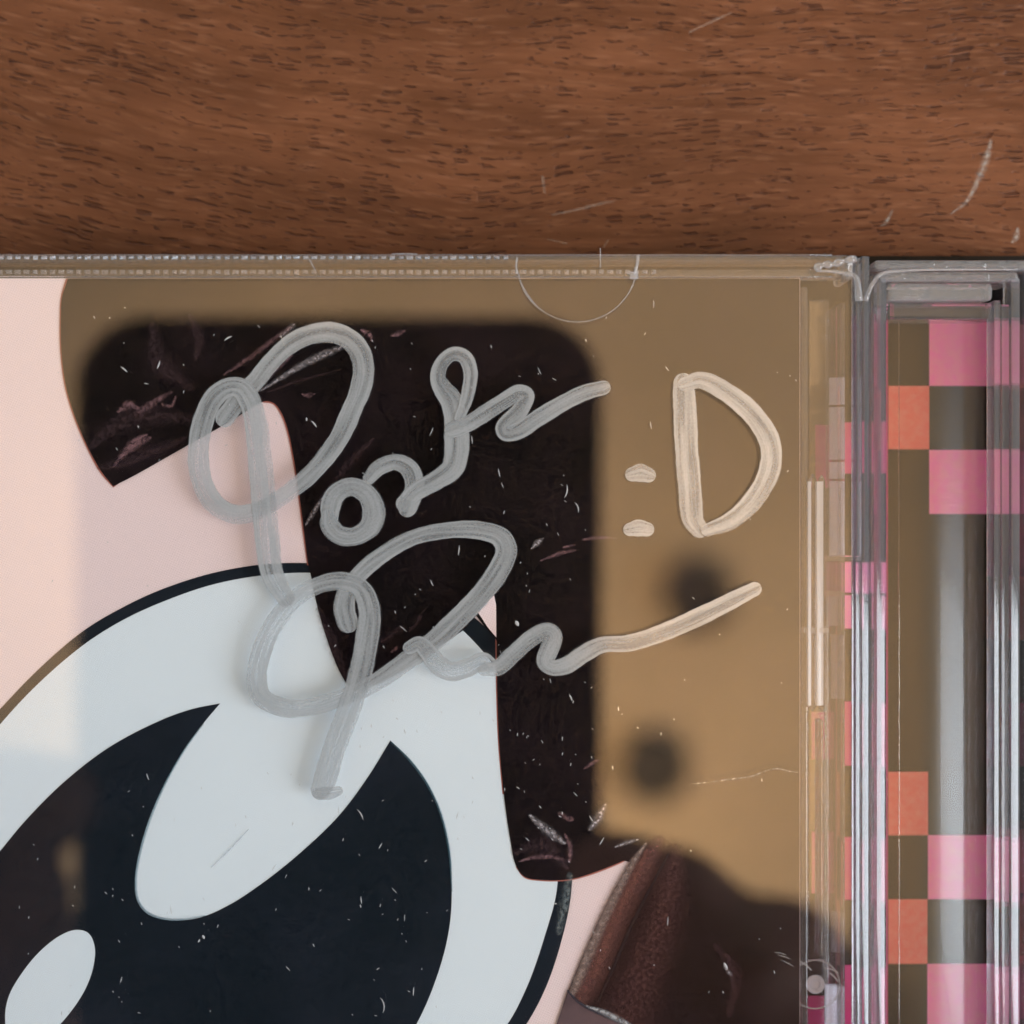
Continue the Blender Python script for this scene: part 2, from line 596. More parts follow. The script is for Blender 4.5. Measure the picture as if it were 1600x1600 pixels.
# ------------------------------------------------------------------ table
def make_table():
    bm = bmesh.new()
    bmesh.ops.create_cube(bm, size=1)
    for v in bm.verts:
        v.co = Vector((v.co.x * 1.5, v.co.y * 0.9 - 0.05, -0.014 + v.co.z * 0.028))
    bmesh.ops.bevel(bm, geom=list(bm.edges), offset=0.003, segments=2, profile=0.5, affect='EDGES')
    me = bpy.data.meshes.new('table_top')
    bm.to_mesh(me); bm.free()
    t = link('table_top', me, M_WOOD)
    tag(t, 'brown open-grained wooden table top under the clear case', 'table', kind='structure')
    sm = mat_brush('pale scuff on the wood', (0.55, 0.50, 0.46), 0.55, 0.75, 1.3)
    fm = mat_brush('faint scuff on the wood', (0.50, 0.36, 0.29), 0.5, 0.6)
    S = [([(1548, 222), (1542, 245), (1534, 268), (1524, 290), (1510, 315), (1486, 334)], [9, 17, 17, 13, 9, 3], sm),
         ([(1394, 330), (1384, 348), (1378, 352)], [5, 10, 4], sm),
         ([(1590, 360), (1588, 370), (1583, 377)], [10, 17, 8], sm),
         ([(862, 336), (900, 328), (940, 318), (960, 314)], [3, 6, 7, 3], fm),
         ([(848, 278), (851, 300)], [8, 4], fm),
         ([(1078, 50), (1120, 30), (1142, 20)], [4, 6, 3], fm),
         ([(856, 374), (884, 380)], [3, 5], fm),
         ([(944, 385), (950, 376)], [4, 3], fm)]
    for pts, w, m in S:
        ribbon('scratch', pts, w, 0.03, m, t, rise=0.01)
    return t


table = make_table()

# ------------------------------------------------------------------ ceiling above (seen mirrored in the lid)
CEIL = 1.62
me = bpy.data.meshes.new('ceiling')
me.from_pydata([(-2, -2, CEIL), (2, -2, CEIL), (2, 2, CEIL), (-2, 2, CEIL),
                (-2, -2, CEIL + .05), (2, -2, CEIL + .05), (2, 2, CEIL + .05), (-2, 2, CEIL + .05)], [],
               [(0, 3, 2, 1), (4, 5, 6, 7), (0, 1, 5, 4), (1, 2, 6, 5), (2, 3, 7, 6), (3, 0, 4, 7)])
ceil = link('ceiling', me, mat_plain('tan ceiling paint', (0.74, 0.56, 0.36), 0.8, 0.1, 0.08, 3.0))
tag(ceil, 'tan ceiling mirrored as a brown sheen in the lid', 'ceiling', kind='structure')


def mirrored(u, v, zmm):
    """place at height zmm (mm) whose mirror image in the lid shows at pixel (u, v)"""
    k = (H0 + (zmm - LID_TOP)) / H0 / PX * MM
    return Vector(((u - 800) * k, (800 - v) * k, zmm * MM))


M_DARK = mat_plain('dark lamp housing', (0.035, 0.03, 0.028), 0.5)
def spotlight(u, v, r, label):
    c = mirrored(u, v, CEIL * 1000 - 18)
    root = empty('ceiling_spotlight', (c.x, c.y, CEIL))
    tag(root, label, 'spotlight', 'dark spotlights mirrored in the lid')
    prof = [(0.0, -0.012), (r * 0.72, -0.012), (r * 0.80, -0.018), (r * 0.95, -0.019), (r, -0.016), (r, -0.005), (r * 0.7, -0.003), (r * 0.7, 0.0)]
    verts, faces = [], []
    seg = 28
    for (a, z) in prof:
        for k in range(seg):
            t = 2 * math.pi * k / seg
            verts.append((a * math.cos(t), a * math.sin(t), z))
    for i in range(len(prof) - 1):
        for k in range(seg):
            q = (k + 1) % seg
            faces.append((i * seg + k, i * seg + q, (i + 1) * seg + q, (i + 1) * seg + k))
    me = bpy.data.meshes.new('housing')
    me.from_pydata(verts, [], faces)
    link('housing', me, M_DARK, root, True)
    me = bpy.data.meshes.new('lens')
    me.from_pydata([(r * 0.68 * math.cos(2 * math.pi * k / seg), r * 0.68 * math.sin(2 * math.pi * k / seg), -0.0135) for k in range(seg)], [], [tuple(range(seg))])
    link('lens', me, M_DARK, root)


spotlight(1090, 932, 0.034, 'round dark ceiling lamp mirrored beside the end of the signature')
spotlight(1023, 1203, 0.034, 'round dark ceiling lamp mirrored lower down, above the printed brown stick')

# ------------------------------------------------------------------ inlay card with its checker print
ZC = 1.5
card = empty('inlay_card', P(1450, 800, ZC))
tag(card, 'black card with pink and orange checker print under the hinge strip', 'card')
bpy.context.view_layer.update()


def adopt(o, parent):
    o.parent = parent
    o.matrix_parent_inverse = parent.matrix_world.inverted()


adopt(box('card_sheet', -1150, 400, 1640, 2900, ZC - 0.3, ZC, M_CARD, None, 0), card)
cells = [(1452, 503, 1558, 603, M_CPINK), (1452, 703, 1558, 803, M_CPINK), (1450, 1305, 1556, 1405, M_CPINK), (1449, 1506, 1555, 1606, M_CPINK),
         (1388, 603, 1452, 702, M_CORANGE), (1388, 1206, 1450, 1305, M_CORANGE), (1388, 1405, 1449, 1506, M_CORANGE),
         (1274, 664, 1298, 762, M_CDEEP), (1316, 660, 1334, 740, M_CMAG), (1298, 878, 1334, 926, M_CPINK), (1318, 930, 1332, 982, M_CPINK), (1268, 1112, 1288, 1186, M_CDEEP),
         (1318, 1096, 1334, 1196, M_CMAG), (1268, 1300, 1286, 1396, M_CDEEP), (1316, 1308, 1334, 1406, M_CMAG), (1258, 1556, 1288, 1640, M_CMAG), (1314, 1508, 1334, 1640, M_CMAG),
         (1336, 484, 1355, 900, M_CPURPLE), (1336, 900, 1355, 1900, M_CPURPLE), (1377, 482, 1387, 900, M_CMAG), (1377, 900, 1387, 1900, M_CMAG),  # magenta strip: pink refracted in the ridge, painted on the card
         (1560, 603, 1640, 703, M_CORANGE), (1560, 803, 1640, 903, M_CMAG), (1558, 1405, 1640, 1506, M_CORANGE)]
for (u0, v0, u1, v1, m) in cells:
    adopt(poly('checker_square', [(u0, v0), (u0, v1), (u1, v1), (u1, v0)], ZC + 0.02, m, None), card)
# folded-up spine at the outer edge
adopt(box('spine_fold', 1632, 404, 1637, 2880, ZC, 8.6, M_CARD, None, 0, zref=8.6), card)
for i, v in enumerate(range(503, 1700, 100)):
    if i % 2 == 0:
        adopt(box('checker_square', 1630.4, v, 1631.4, v + 100, ZC + 0.3, 8.5, M_CMAG if i % 4 else M_CORANGE, None, 0, zref=8.6), card)

# ------------------------------------------------------------------ booklet with the printed eye
ZB = 8.95
book = empty('cover_booklet', P(600, 1000, ZB))
tag(book, 'cover booklet printed with a big black and white eye on pink, behind the lid', 'booklet')
bpy.context.view_layer.update()


def bp(name, pts, dz, mat):
    o = poly(name, pts, ZB + dz, mat, None)
    adopt(o, book)
    return o


adopt(box('paper_sheet', -1150, 435, 1250, 2850, ZB - 0.5, ZB, M_PINK, None, 0, zref=ZB), book)
TOP, RIGHT = 435.3, 1249.6

# eye: dark outline, white, pupil
eye_outer = [(-160, 1300), (-60, 1172), (0, 1108), (60, 1046), (130, 986), (190, 950), (250, 922), (330, 896), (410, 882), (485, 880), (560, 888), (630, 905), (695, 936),
             (745, 968), (800, 1028), (845, 1110), (875, 1200), (892, 1300), (893, 1390), (880, 1460), (852, 1545), (815, 1612), (720, 1730), (500, 1850), (150, 1880), (-150, 1750), (-240, 1520)]
eye_inner = [(-140, 1320), (-50, 1196), (0, 1132), (60, 1068), (130, 1008), (190, 970), (250, 942), (330, 914), (410, 899), (485, 895), (560, 903), (620, 920), (680, 952),
             (722, 984), (775, 1044), (820, 1125), (852, 1215), (870, 1310), (870, 1390), (852, 1460), (822, 1545), (786, 1610), (690, 1710), (480, 1820), (150, 1850), (-130, 1730), (-215, 1520)]
cl = lambda pts: [tuple(p[:2]) for p in catmull([(x, y, 0) for x, y in pts], 8, True)]
bp('eye_outline', cl(eye_outer), 0.020, M_NAVY)
bp('eye_white', cl(eye_inner), 0.040, M_WHITE)

pupil = outline(('c', [(-190, 1560), (-120, 1470), (-60, 1400), (0, 1330), (40, 1282), (100, 1222), (170, 1168), (250, 1126), (300, 1108), (344, 1099)]),
                ('c', [(344, 1099), (318, 1130), (290, 1168), (262, 1216), (236, 1272), (218, 1330), (211, 1374), (214, 1406), (228, 1426), (252, 1436), (284, 1438), (318, 1432),
                       (360, 1413), (410, 1380), (470, 1332), (530, 1274), (575, 1214), (610, 1157)]),
                ('c', [(610, 1157), (640, 1186), (668, 1224), (688, 1268), (702, 1326), (706, 1390), (702, 1450), (686, 1516), (652, 1598), (590, 1690), (420, 1790), (120, 1800), (-120, 1720)]))
bp('pupil', pupil, 0.060, M_NAVY)
bp('pupil_highlight', cl([(8, 1590), (14, 1556), (36, 1518), (62, 1487), (92, 1463), (118, 1453), (138, 1458), (148, 1480), (145, 1514), (132, 1548), (108, 1584), (82, 1612), (48, 1636), (16, 1628)]), 0.080, M_WHITE)

# dark hair, with a thin orange fringe where the print is out of register
hair = outline(('l', [(106, TOP)]),
               ('c', [(104, 442), (97, 464), (95, 500), (96, 550), (103, 604), (116, 648), (136, 696), (158, 736), (177, 760)]),
               ('c', [(177, 760), (212, 742), (258, 716), (300, 692), (350, 664), (400, 634), (414, 627), (428, 630), (440, 645), (450, 672), (460, 722), (468, 776), (475, 830), (482, 884), (486, 900), (494, 940), (508, 990), (528, 1044), (548, 1080)]),
               ('c', [(548, 1080), (590, 1068), (640, 1041), (690, 1008), (728, 982)]),
               ('l', [(744, 962)]),
               ('c', [(744, 962), (758, 980), (774, 997)]),
               ('l', [(776, 1002)]),
               ('c', [(776, 1002), (777, 1080), (780, 1160), (787, 1240), (797, 1310), (806, 1352), (820, 1370), (846, 1375), (890, 1374), (920, 1366), (955, 1353), (974, 1345)]),
               ('l', [(984, 1347), (958, 1392), (934, 1440), (910, 1494), (886, 1552), (866, 1612), (840, 1700), (800, 1900), (RIGHT, 1900), (RIGHT, TOP)]))
fr = [(x + (-2.6 if x < 400 else 0), y) for x, y in hair]
fringe_l = outline(('c', [(103, TOP), (95, 464), (93, 500), (94, 550), (101, 604), (114, 649), (134, 697), (156, 738), (177, 762)]),
                   ('l', [(190, 752)]), ('c', [(190, 752), (170, 730), (150, 690), (130, 640), (118, 560), (116, 480), (120, TOP)]))
bp('fringe', fringe_l, 0.045, M_FRINGE)
bp('fringe', outline(('c', [(411, 629), (426, 631.5), (438, 647), (448, 674), (458, 723), (466, 777), (473, 831), (480, 883)]),
                     ('c', [(500, 890), (492, 830), (484, 770), (474, 720), (464, 672), (450, 640), (432, 622), (410, 620)])), 0.045, M_FRINGE)
bp('fringe', outline(('c', [(805, 1354), (819, 1371.6), (846, 1376.8), (890, 1375.8), (921, 1368), (956, 1355), (976, 1346)]),
                     ('l', [(978, 1335), (900, 1350), (830, 1350)])), 0.045, M_FRINGE)
bp('fringe', outline(('c', [(774, 998), (775, 1080), (778, 1160), (785, 1241)]), ('l', [(800, 1240), (800, 1000)])), 0.045, M_FRINGE)
bp('hair', hair, 0.090, M_BLACKP)
# pink seen between two locks
bp('pink_gap', [(747, 957), (760, 942), (772, 930), (775, 945), (775.5, 996), (762, 980)], 0.105, M_PINK)

# reddish stick at the lower right of the print
M_STICK = mat_brush('reddish brown print', s2l(104, 66, 62), 0.9, 0.45)
M_STICKB = mat_print('dark maroon print', s2l(34, 23, 24), s2l(24, 18, 19), nscale=180.0)
stick = outline(('l', [(1042, 1274)]), ('c', [(1042, 1274), (1012, 1306), (984, 1346), (958, 1392), (934, 1440), (910, 1494), (886, 1552), (866, 1612)]), ('l', [(840, 1700), (1010, 1700), (1060, 1600), (1110, 1480), (1120, 1380), (1090, 1310)]))


def bs(pts, w, mat, name='printed_glint', dz=0.13):
    o = ribbon(name, pts, w, ZB + dz, mat, None, rise=0.004, cap=True, step=4)
    adopt(o, book)
    return o


bs([(1026, 1322), (1000, 1362), (968, 1420), (930, 1510), (905, 1560)], [36, 66, 72, 74, 62], M_STICK, 'stick_face')
bs([(1008, 1320), (984, 1356), (958, 1406), (930, 1466), (906, 1524), (894, 1552)], [8, 18, 24, 26, 26, 18], mat_brush('tan print', s2l(164, 142, 134), 0.7, 0.55), 'stick_edge', 0.14)
bs([(1010, 1330), (985, 1385), (955, 1450), (930, 1520)], [10, 20, 24, 20], mat_brush('rust print', s2l(128, 80, 70), 0.6, 0.6, 1.4), 'stick_face', 0.15)
bs([(1044, 1335), (1015, 1390), (985, 1450), (955, 1520), (936, 1562)], [4, 7, 8, 8, 5], mat_brush('dark line print', s2l(36, 24, 28), 0.9, 0.1), 'stick_line', 0.16)
bs([(1052, 1352), (1040, 1416), (1012, 1500), (975, 1590)], [70, 120, 150, 170], mat_brush('wine print', s2l(80, 48, 48), 0.75, 0.6, 1.6), 'stick_face', 0.155)
bs([(1120, 1480), (1150, 1520), (1140, 1580)], [16, 30, 20], mat_brush('wine print', s2l(70, 42, 46), 0.5, 0.6), 'printed_glint', 0.155)
bp('stick_band', outline(('c', [(888, 1549), (900, 1562), (920, 1576), (945, 1588), (975, 1600), (1000, 1612)]), ('l', [(960, 1700), (840, 1700)]), ('c', [(858, 1640), (872, 1595), (888, 1549)])), 0.165, mat_print('grey brown print', s2l(100, 80, 82), s2l(70, 55, 58), nscale=160.0))
bs([(888, 1549), (902, 1564), (925, 1578), (948, 1589), (975, 1600)], [5, 7, 8, 7, 6], mat_brush('slate line print', s2l(52, 52, 62), 0.95, 0.1), 'stick_line', 0.18)
bs([(918, 1572), (940, 1580), (965, 1592), (985, 1602)], [5, 11, 13, 8], mat_brush('pale torn print', s2l(196, 196, 200), 0.8, 0.7), 'printed_glint', 0.19)

# glints and folds printed on the hair
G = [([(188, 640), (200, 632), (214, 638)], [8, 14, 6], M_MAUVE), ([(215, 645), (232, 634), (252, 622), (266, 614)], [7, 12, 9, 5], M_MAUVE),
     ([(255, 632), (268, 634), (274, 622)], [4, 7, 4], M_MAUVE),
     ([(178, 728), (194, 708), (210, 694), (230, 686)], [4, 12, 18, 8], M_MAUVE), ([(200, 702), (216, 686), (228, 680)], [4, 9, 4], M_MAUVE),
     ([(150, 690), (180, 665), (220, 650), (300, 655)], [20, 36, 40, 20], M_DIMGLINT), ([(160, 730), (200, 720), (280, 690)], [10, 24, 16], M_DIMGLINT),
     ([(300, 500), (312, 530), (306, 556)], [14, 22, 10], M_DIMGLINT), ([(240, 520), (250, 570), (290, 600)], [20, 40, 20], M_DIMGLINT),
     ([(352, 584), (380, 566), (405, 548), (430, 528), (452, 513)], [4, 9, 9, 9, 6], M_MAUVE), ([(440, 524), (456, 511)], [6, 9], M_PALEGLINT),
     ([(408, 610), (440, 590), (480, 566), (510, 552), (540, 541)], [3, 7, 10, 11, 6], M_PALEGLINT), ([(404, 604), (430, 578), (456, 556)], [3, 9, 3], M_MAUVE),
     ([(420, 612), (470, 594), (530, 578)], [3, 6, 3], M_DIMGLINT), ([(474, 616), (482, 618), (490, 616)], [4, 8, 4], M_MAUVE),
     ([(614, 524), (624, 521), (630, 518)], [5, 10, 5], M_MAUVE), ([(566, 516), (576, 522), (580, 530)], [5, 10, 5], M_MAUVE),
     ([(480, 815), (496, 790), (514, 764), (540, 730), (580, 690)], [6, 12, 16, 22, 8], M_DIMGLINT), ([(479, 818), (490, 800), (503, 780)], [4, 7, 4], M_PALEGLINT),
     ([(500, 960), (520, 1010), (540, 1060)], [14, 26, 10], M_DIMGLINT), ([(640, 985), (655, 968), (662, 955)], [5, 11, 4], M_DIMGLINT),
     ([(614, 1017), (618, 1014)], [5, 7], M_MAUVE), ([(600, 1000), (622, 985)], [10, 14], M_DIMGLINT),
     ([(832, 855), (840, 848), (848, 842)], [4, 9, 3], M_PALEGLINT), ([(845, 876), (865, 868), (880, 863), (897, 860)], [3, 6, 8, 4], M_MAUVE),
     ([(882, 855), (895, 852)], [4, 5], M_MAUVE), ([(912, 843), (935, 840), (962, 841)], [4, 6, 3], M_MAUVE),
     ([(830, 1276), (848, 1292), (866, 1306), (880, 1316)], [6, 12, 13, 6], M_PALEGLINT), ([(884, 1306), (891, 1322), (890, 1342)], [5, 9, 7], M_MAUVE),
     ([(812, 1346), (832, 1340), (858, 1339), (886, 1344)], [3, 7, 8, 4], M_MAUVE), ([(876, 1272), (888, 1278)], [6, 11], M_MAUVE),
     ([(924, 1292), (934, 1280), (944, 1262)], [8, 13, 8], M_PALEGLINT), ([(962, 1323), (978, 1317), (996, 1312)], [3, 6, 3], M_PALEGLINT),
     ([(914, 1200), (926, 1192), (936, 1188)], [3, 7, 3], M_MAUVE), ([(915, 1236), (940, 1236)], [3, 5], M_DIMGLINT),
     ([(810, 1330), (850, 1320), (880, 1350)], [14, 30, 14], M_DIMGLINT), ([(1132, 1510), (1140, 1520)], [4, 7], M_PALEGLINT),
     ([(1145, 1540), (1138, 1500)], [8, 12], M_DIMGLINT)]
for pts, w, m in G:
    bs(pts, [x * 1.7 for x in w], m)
# teal fringe along the pupil and greyish break in the outline
M_TEAL = mat_brush('teal misprinted fringe', s2l(70, 104, 118), 0.7, 0.2)
bs([(612, 1160), (642, 1190), (669, 1228), (689, 1272), (702, 1330), (706, 1392)], [3, 6, 6, 6, 6, 3], M_TEAL, 'fringe')
bs([(318, 1131), (290, 1169), (262, 1217), (237, 1273), (219, 1331), (212, 1375), (215, 1405), (229, 1425), (253, 1435), (284, 1437), (320, 1431)], [2, 4, 5, 6, 6, 6, 6, 6, 5, 4, 2], M_TEAL, 'fringe')
bs([(890, 1372), (884, 1408), (874, 1452)], [20, 34, 20], mat_brush('greyish broken print', s2l(150, 160, 162), 0.5, 0.9, 1.8), 'printed_glint')
bs([(330, 1355), (356, 1330), (388, 1296)], [2, 4, 2], mat_brush('grey hairline', s2l(150, 156, 160), 0.6, 0.4), 'printed_glint')

# ------------------------------------------------------------------ jewel case
case = empty('jewel_case', P(800, 1600, 0))
tag(case, 'clear plastic disc case signed in silver marker on its lid', 'disc case')
bpy.context.view_layer.update()


def part(o, parent=None):
    adopt(o, parent or case)
    return o


# base panel under the card
part(box('base_panel', -1165, 404, 1632, 2890, 0.12, 1.15, M_THIN, None, 0.1, zref=1.15, seg=1))
# lid: one flat clear panel
lid = part(box('lid_panel', -1165, 398, 1334, 2890, LID_TOP - 1.15, LID_TOP, M_PANEL, None, 0.12, zref=LID_TOP, seg=2))
lid['label'] = 'flat clear lid panel with the silver writing'
bpy.context.view_layer.update()

# walls along the top edge of the case: lid wall, serrated bead and inner wall
def profile_bar(name, v_a, v_b, z0, z1, u0, u1, mat, parent, round_=0.5):
    """bar running left to right: v extent at its top, rounded top corners"""
    ya, yb = P(0, v_a, z1).y, P(0, v_b, z1).y
    xa, xb = P(u0, 0, z1).x, P(u1, 0, z1).x
    w = ya - yb
    r = min(w * 0.49, round_ * MM)
    pr = [(yb, z0 * MM), (ya, z0 * MM)]
    for k in range(5):
        t = math.pi / 2 * k / 4
        pr.append((ya - r + r * math.cos(t), z1 * MM - r + r * math.sin(t)))
    for k in range(5):
        t = math.pi / 2 + math.pi / 2 * k / 4
        pr.append((yb + r + r * math.cos(t), z1 * MM - r + r * math.sin(t)))
    n = len(pr)
    verts = [(xa, y, z) for y, z in pr] + [(xb, y, z) for y, z in pr]
    faces = [(i, (i + 1) % n, n + (i + 1) % n, n + i) for i in range(n)] + [tuple(range(n))[::-1], tuple(range(n, 2 * n))]
    me = bpy.data.meshes.new(name)
    me.from_pydata(verts, [], faces)
    bm = bmesh.new(); bm.from_mesh(me); bmesh.ops.recalc_face_normals(bm, faces=bm.faces); bm.to_mesh(me); bm.free()
    o = link(name, me, mat, None, True)
    me.set_sharp_from_angle(angle=math.radians(50))
    return part(o, parent)


profile_bar('lid_wall', 399.5, 409, 2.0, LID_TOP - 1.2, -1160, 1318, M_BAR, lid, 0.25)
profile_bar('lid_ledge', 421, 434, 7.2, LID_TOP - 1.25, -1160, 1318, M_BAR, lid, 0.15)
profile_bar('tray_wall', 411, 417, 1.4, 7.0, -1160, 1318, M_THIN, case, 0.1)


def teeth(name, u0, u1, v, hw0, z, pitch, amp0, mat, parent, lean=0.0):
    """a row of small moulded teeth"""
    verts, faces = [], []
    n = int((u1 - u0) / pitch)
    for i in range(n):
        u = u0 + (i + 0.5) * pitch
        w = pitch * random.uniform(0.26, 0.38)
        j = random.uniform(-1.2, 1.2)
        amp = amp0 * random.uniform(0.35, 1.1)
        hw = hw0 * random.uniform(0.7, 1.1)
        b = len(verts)
        for (du, dv, dz) in ((-w, -hw, 0), (w, -hw, 0), (w, hw, 0), (-w, hw, 0), (j - w * 0.25 + lean, -hw * 0.45, amp), (j + w * 0.25 + lean, -hw * 0.45, amp), (j + w * 0.25 - lean, hw * 0.45, amp), (j - w * 0.25 - lean, hw * 0.45, amp)):
            verts.append(P(u + du, v + dv, z + dz))
        faces += [(b, b + 3, b + 2, b + 1), (b + 4, b + 5, b + 6, b + 7), (b, b + 1, b + 5, b + 4), (b + 1, b + 2, b + 6, b + 5), (b + 2, b + 3, b + 7, b + 6), (b + 3, b, b + 4, b + 7)]
    me = bpy.data.meshes.new(name)
    me.from_pydata(verts, [], faces)
    o = link(name, me, mat, None)
    part(o, parent)
    o['kind'] = 'stuff'
    return o


teeth('serration', -400, 800, 402.5, 2.8, LID_TOP + 0.01, 13.6, 0.24, M_EDGE, lid, -2.5)
part(tube('edge_highlight', [P(-1100 + 60 * i, 398.2 + (i % 3) * 0.2, LID_TOP + 0.0) for i in range(41)], 0.06, M_BAR, None), lid)  # thin tube added as the highlight line along the lid
part(tube('edge_highlight', [P(-1100 + 60 * i, 432.5, LID_TOP - 0.02) for i in range(41)], 0.05, M_BAR, None), lid)
teeth('serration', -400, 1030, 425.5, 4.0, LID_TOP - 1.9, 13.6, 0.28, M_EDGE, lid, 2.0)

# half-moon finger tab
def arc_pts(cx, cy, r, a0, a1, n, z):
    return [P(cx + r * math.cos(math.radians(a0 + (a1 - a0) * i / n)), cy + r * math.sin(math.radians(a0 + (a1 - a0) * i / n)), z) for i in range(n + 1)]


tab = part(tube('half_moon_tab', arc_pts(902, 409, 94, 172, 8, 60, LID_TOP + 0.015), lambda t: 0.032 + 0.06 * math.exp(-((t - 0.16) / 0.09) ** 2), M_EDGE, None), lid)
part(tube('tab_side', [P(808, 402, LID_TOP), P(806.5, 414, LID_TOP + .02), P(808, 428, LID_TOP)], 0.07, M_EDGE, None), lid)
part(tube('tab_side', [P(997, 398, LID_TOP), P(996, 410, LID_TOP + .05), P(991, 430, LID_TOP)], 0.11, M_EDGE, None), lid)
part(box('tab_corner', 984, 424, 997, 436, LID_TOP - 0.3, LID_TOP + 0.1, M_EDGE, None, 0.1), lid)
for (a, b, c, w) in (((938, 388), (938, 402), (938, 419), 0.035), ((480, 400), (486, 410), (492, 422), 0.04)):
    part(tube('edge_nick', [P(*a, LID_TOP + .02), P(*b, LID_TOP + .04), P(*c, LID_TOP + .02)], w, M_EDGE, None), lid)
part(tube('edge_nick', [P(612, 397, LID_TOP), P(632, 396.5, LID_TOP + .03), P(652, 397, LID_TOP)], 0.05, M_EDGE, None), lid)

# hinge side of the lid: rounded double ridge
def ridge_profile(u0, u1, z0, z1, n=10):
    c, r = (u0 + u1) / 2, (u1 - u0) / 2
    rz = r / PX
    pr = [(u0, z0), (u1, z0)]
    for k in range(n + 1):
        t = math.pi * k / n
        pr.append((c + r * math.cos(t), z1 - rz + rz * math.sin(t)))
    return pr


def slope_profile(u0, u1, z0, z1, t0=14, t1=40, n=10):
    """moulded lip whose top falls away to the outer side"""
    pr, z = [], z1
    for k in range(n + 1):
        pr.append((u0 + (u1 - u0) * k / n, z))
        z -= (u1 - u0) / n / PX * math.tan(math.radians(t0 + (t1 - t0) * k / n))
    return [(u0, z0)] + [(u1, z0)] + pr[::-1]


part(extrude_y('lid_ridge', slope_profile(1334.5, 1344, 8.4, LID_TOP + 0.05), 404, 2890, M_RIDGE, None), lid)
part(extrude_y('lid_ridge', slope_profile(1344.6, 1357, 8.2, LID_TOP + 0.02), 402, 2890, M_RIDGE, None), lid)
part(extrude_y('tray_ridge', ridge_profile(1359, 1366, 7.6, LID_TOP - 0.6), 430, 2890, M_BAR, None))
part(extrude_y('tray_ridge', slope_profile(1368, 1384, 7.8, LID_TOP - 0.1), 436, 2890, M_RIDGE, None))

# hinge strip: gently domed clear plate over the card
u0, u1, uc = 1385.0, 1551.0, 1430.0
Rz = (u1 - uc) / PX / math.sin(math.radians(44))
dome = [(u0, 7.0), (u1, 7.0)]
for k in range(17):
    t = math.radians(44) * (1 - k / 16)
    dome.append((uc + Rz * PX * math.sin(t), 9.9 - Rz * (1 - math.cos(t))))
dome.append((u0, 9.88))
part(extrude_y('hinge_strip', dome, 500, 2890, M_SHEEN, None))
part(extrude_y('strip_line', ridge_profile(1402.8, 1404.2, 9.7, 9.93, 4), 505, 2890, M_THIN, None))
# outer wall of the case
part(extrude_y('outer_ridge', slope_profile(1552, 1563, 7.6, LID_TOP - 0.3), 470, 2890, M_RIDGE, None))
part(extrude_y('outer_ridge', slope_profile(1564, 1577, 7.6, LID_TOP - 0.4), 476, 2890, M_BAR, None))
part(extrude_y('outer_ridge', slope_profile(1578, 1593, 7.6, LID_TOP - 0.2), 436, 2890, M_RIDGE, None))
part(extrude_y('outer_wall', ridge_profile(1595, 1628, 1.3, LID_TOP - 0.6), 410, 2890, M_BAR, None))

# moulded corner where lid and tray meet
part(box('corner_wall', 1366, 406, 1640, 421, 1.4, LID_TOP - 0.3, M_WAVY, None, 0.3))
part(box('corner_wall', 1372, 424, 1592, 440, 4.0, LID_TOP - 0.7, M_WAVY, None, 0.3))
part(box('corner_block', 1386, 442, 1552, 470, 6.0, LID_TOP - 0.6, M_WAVY, None, 0.35))
part(box('corner_block', 1386, 473, 1552, 499, 6.0, LID_TOP - 0.9, M_BAR, None, 0.25))
part(box('corner_block', 1320, 402, 1333.5, 436, 5.0, LID_TOP + 0.05, M_WAVY, None, 0.25), lid)
part(tube('corner_edge', [P(1352, 470, 9.9), P(1362, 446, 9.9), P(1378, 428, 9.9), P(1410, 423, 9.9), P(1590, 421, 9.9)], lambda t: 0.20 - 0.14 * t, M_WAVY, None))
part(tube('corner_edge', [P(1272, 420, 10.25), P(1285, 414, 10.28), P(1300, 413, 10.28), P(1316, 408, 10.25), P(1338, 404, 10.25)], lambda t: 0.12 + 0.2 * abs(math.sin(t * 12)), M_WAVY, None), lid)
part(tube('corner_edge', [P(1275, 423, 10.2), P(1300, 424, 10.25), P(1322, 428, 10.25), P(1336, 432, 10.25), P(1342, 470, 10.25)], lambda t: 0.10 + 0.22 * t * t, M_WAVY, None), lid)

# tray edge seen through the lid, left of the ridges
tray = part(box('tray_rim', 1252, 448, 1262.5, 2860, 5.5, 8.6, M_BAR, None, 0.15))
part(box('tray_step', 1264, 468, 1295, 2860, 2.2, 3.0, M_THIN, None, 0.1))
part(extrude_y('tray_rib', ridge_profile(1318, 1326, 1.6, 8.2), 470, 2860, M_BAR, None))
# long rounded rib
def pill(name, u0, u1, v0, v1, z0, z1, mat):
    c = (u0 + u1) / 2
    pts = []
    n = 16
    r = (u1 - u0) / 2
    for k in range(n + 1):
        f = k / n
        pts.append(P(c, v0 + r + (v1 - v0 - 2 * r) * f, (z0 + z1) / 2))
    def rad(t):
        return r / PX * min(1.0, math.sqrt(max(0.02, 1 - (1 - min(1, min(t, 1 - t) * 24)) ** 2)))
    pts2 = []
    for k in range(49):
        pts2.append(P(c, v0 + (v1 - v0) * k / 48, (z0 + z1) / 2))
    return part(tube(name, pts2, rad, mat, None, 12))


pill('tray_bead', 1263, 1276.5, 740, 1112, 6.3, 7.7, M_RIDGE)
pill('tray_bead', 1277.5, 1290, 742, 1110, 6.3, 7.7, M_RIDGE)

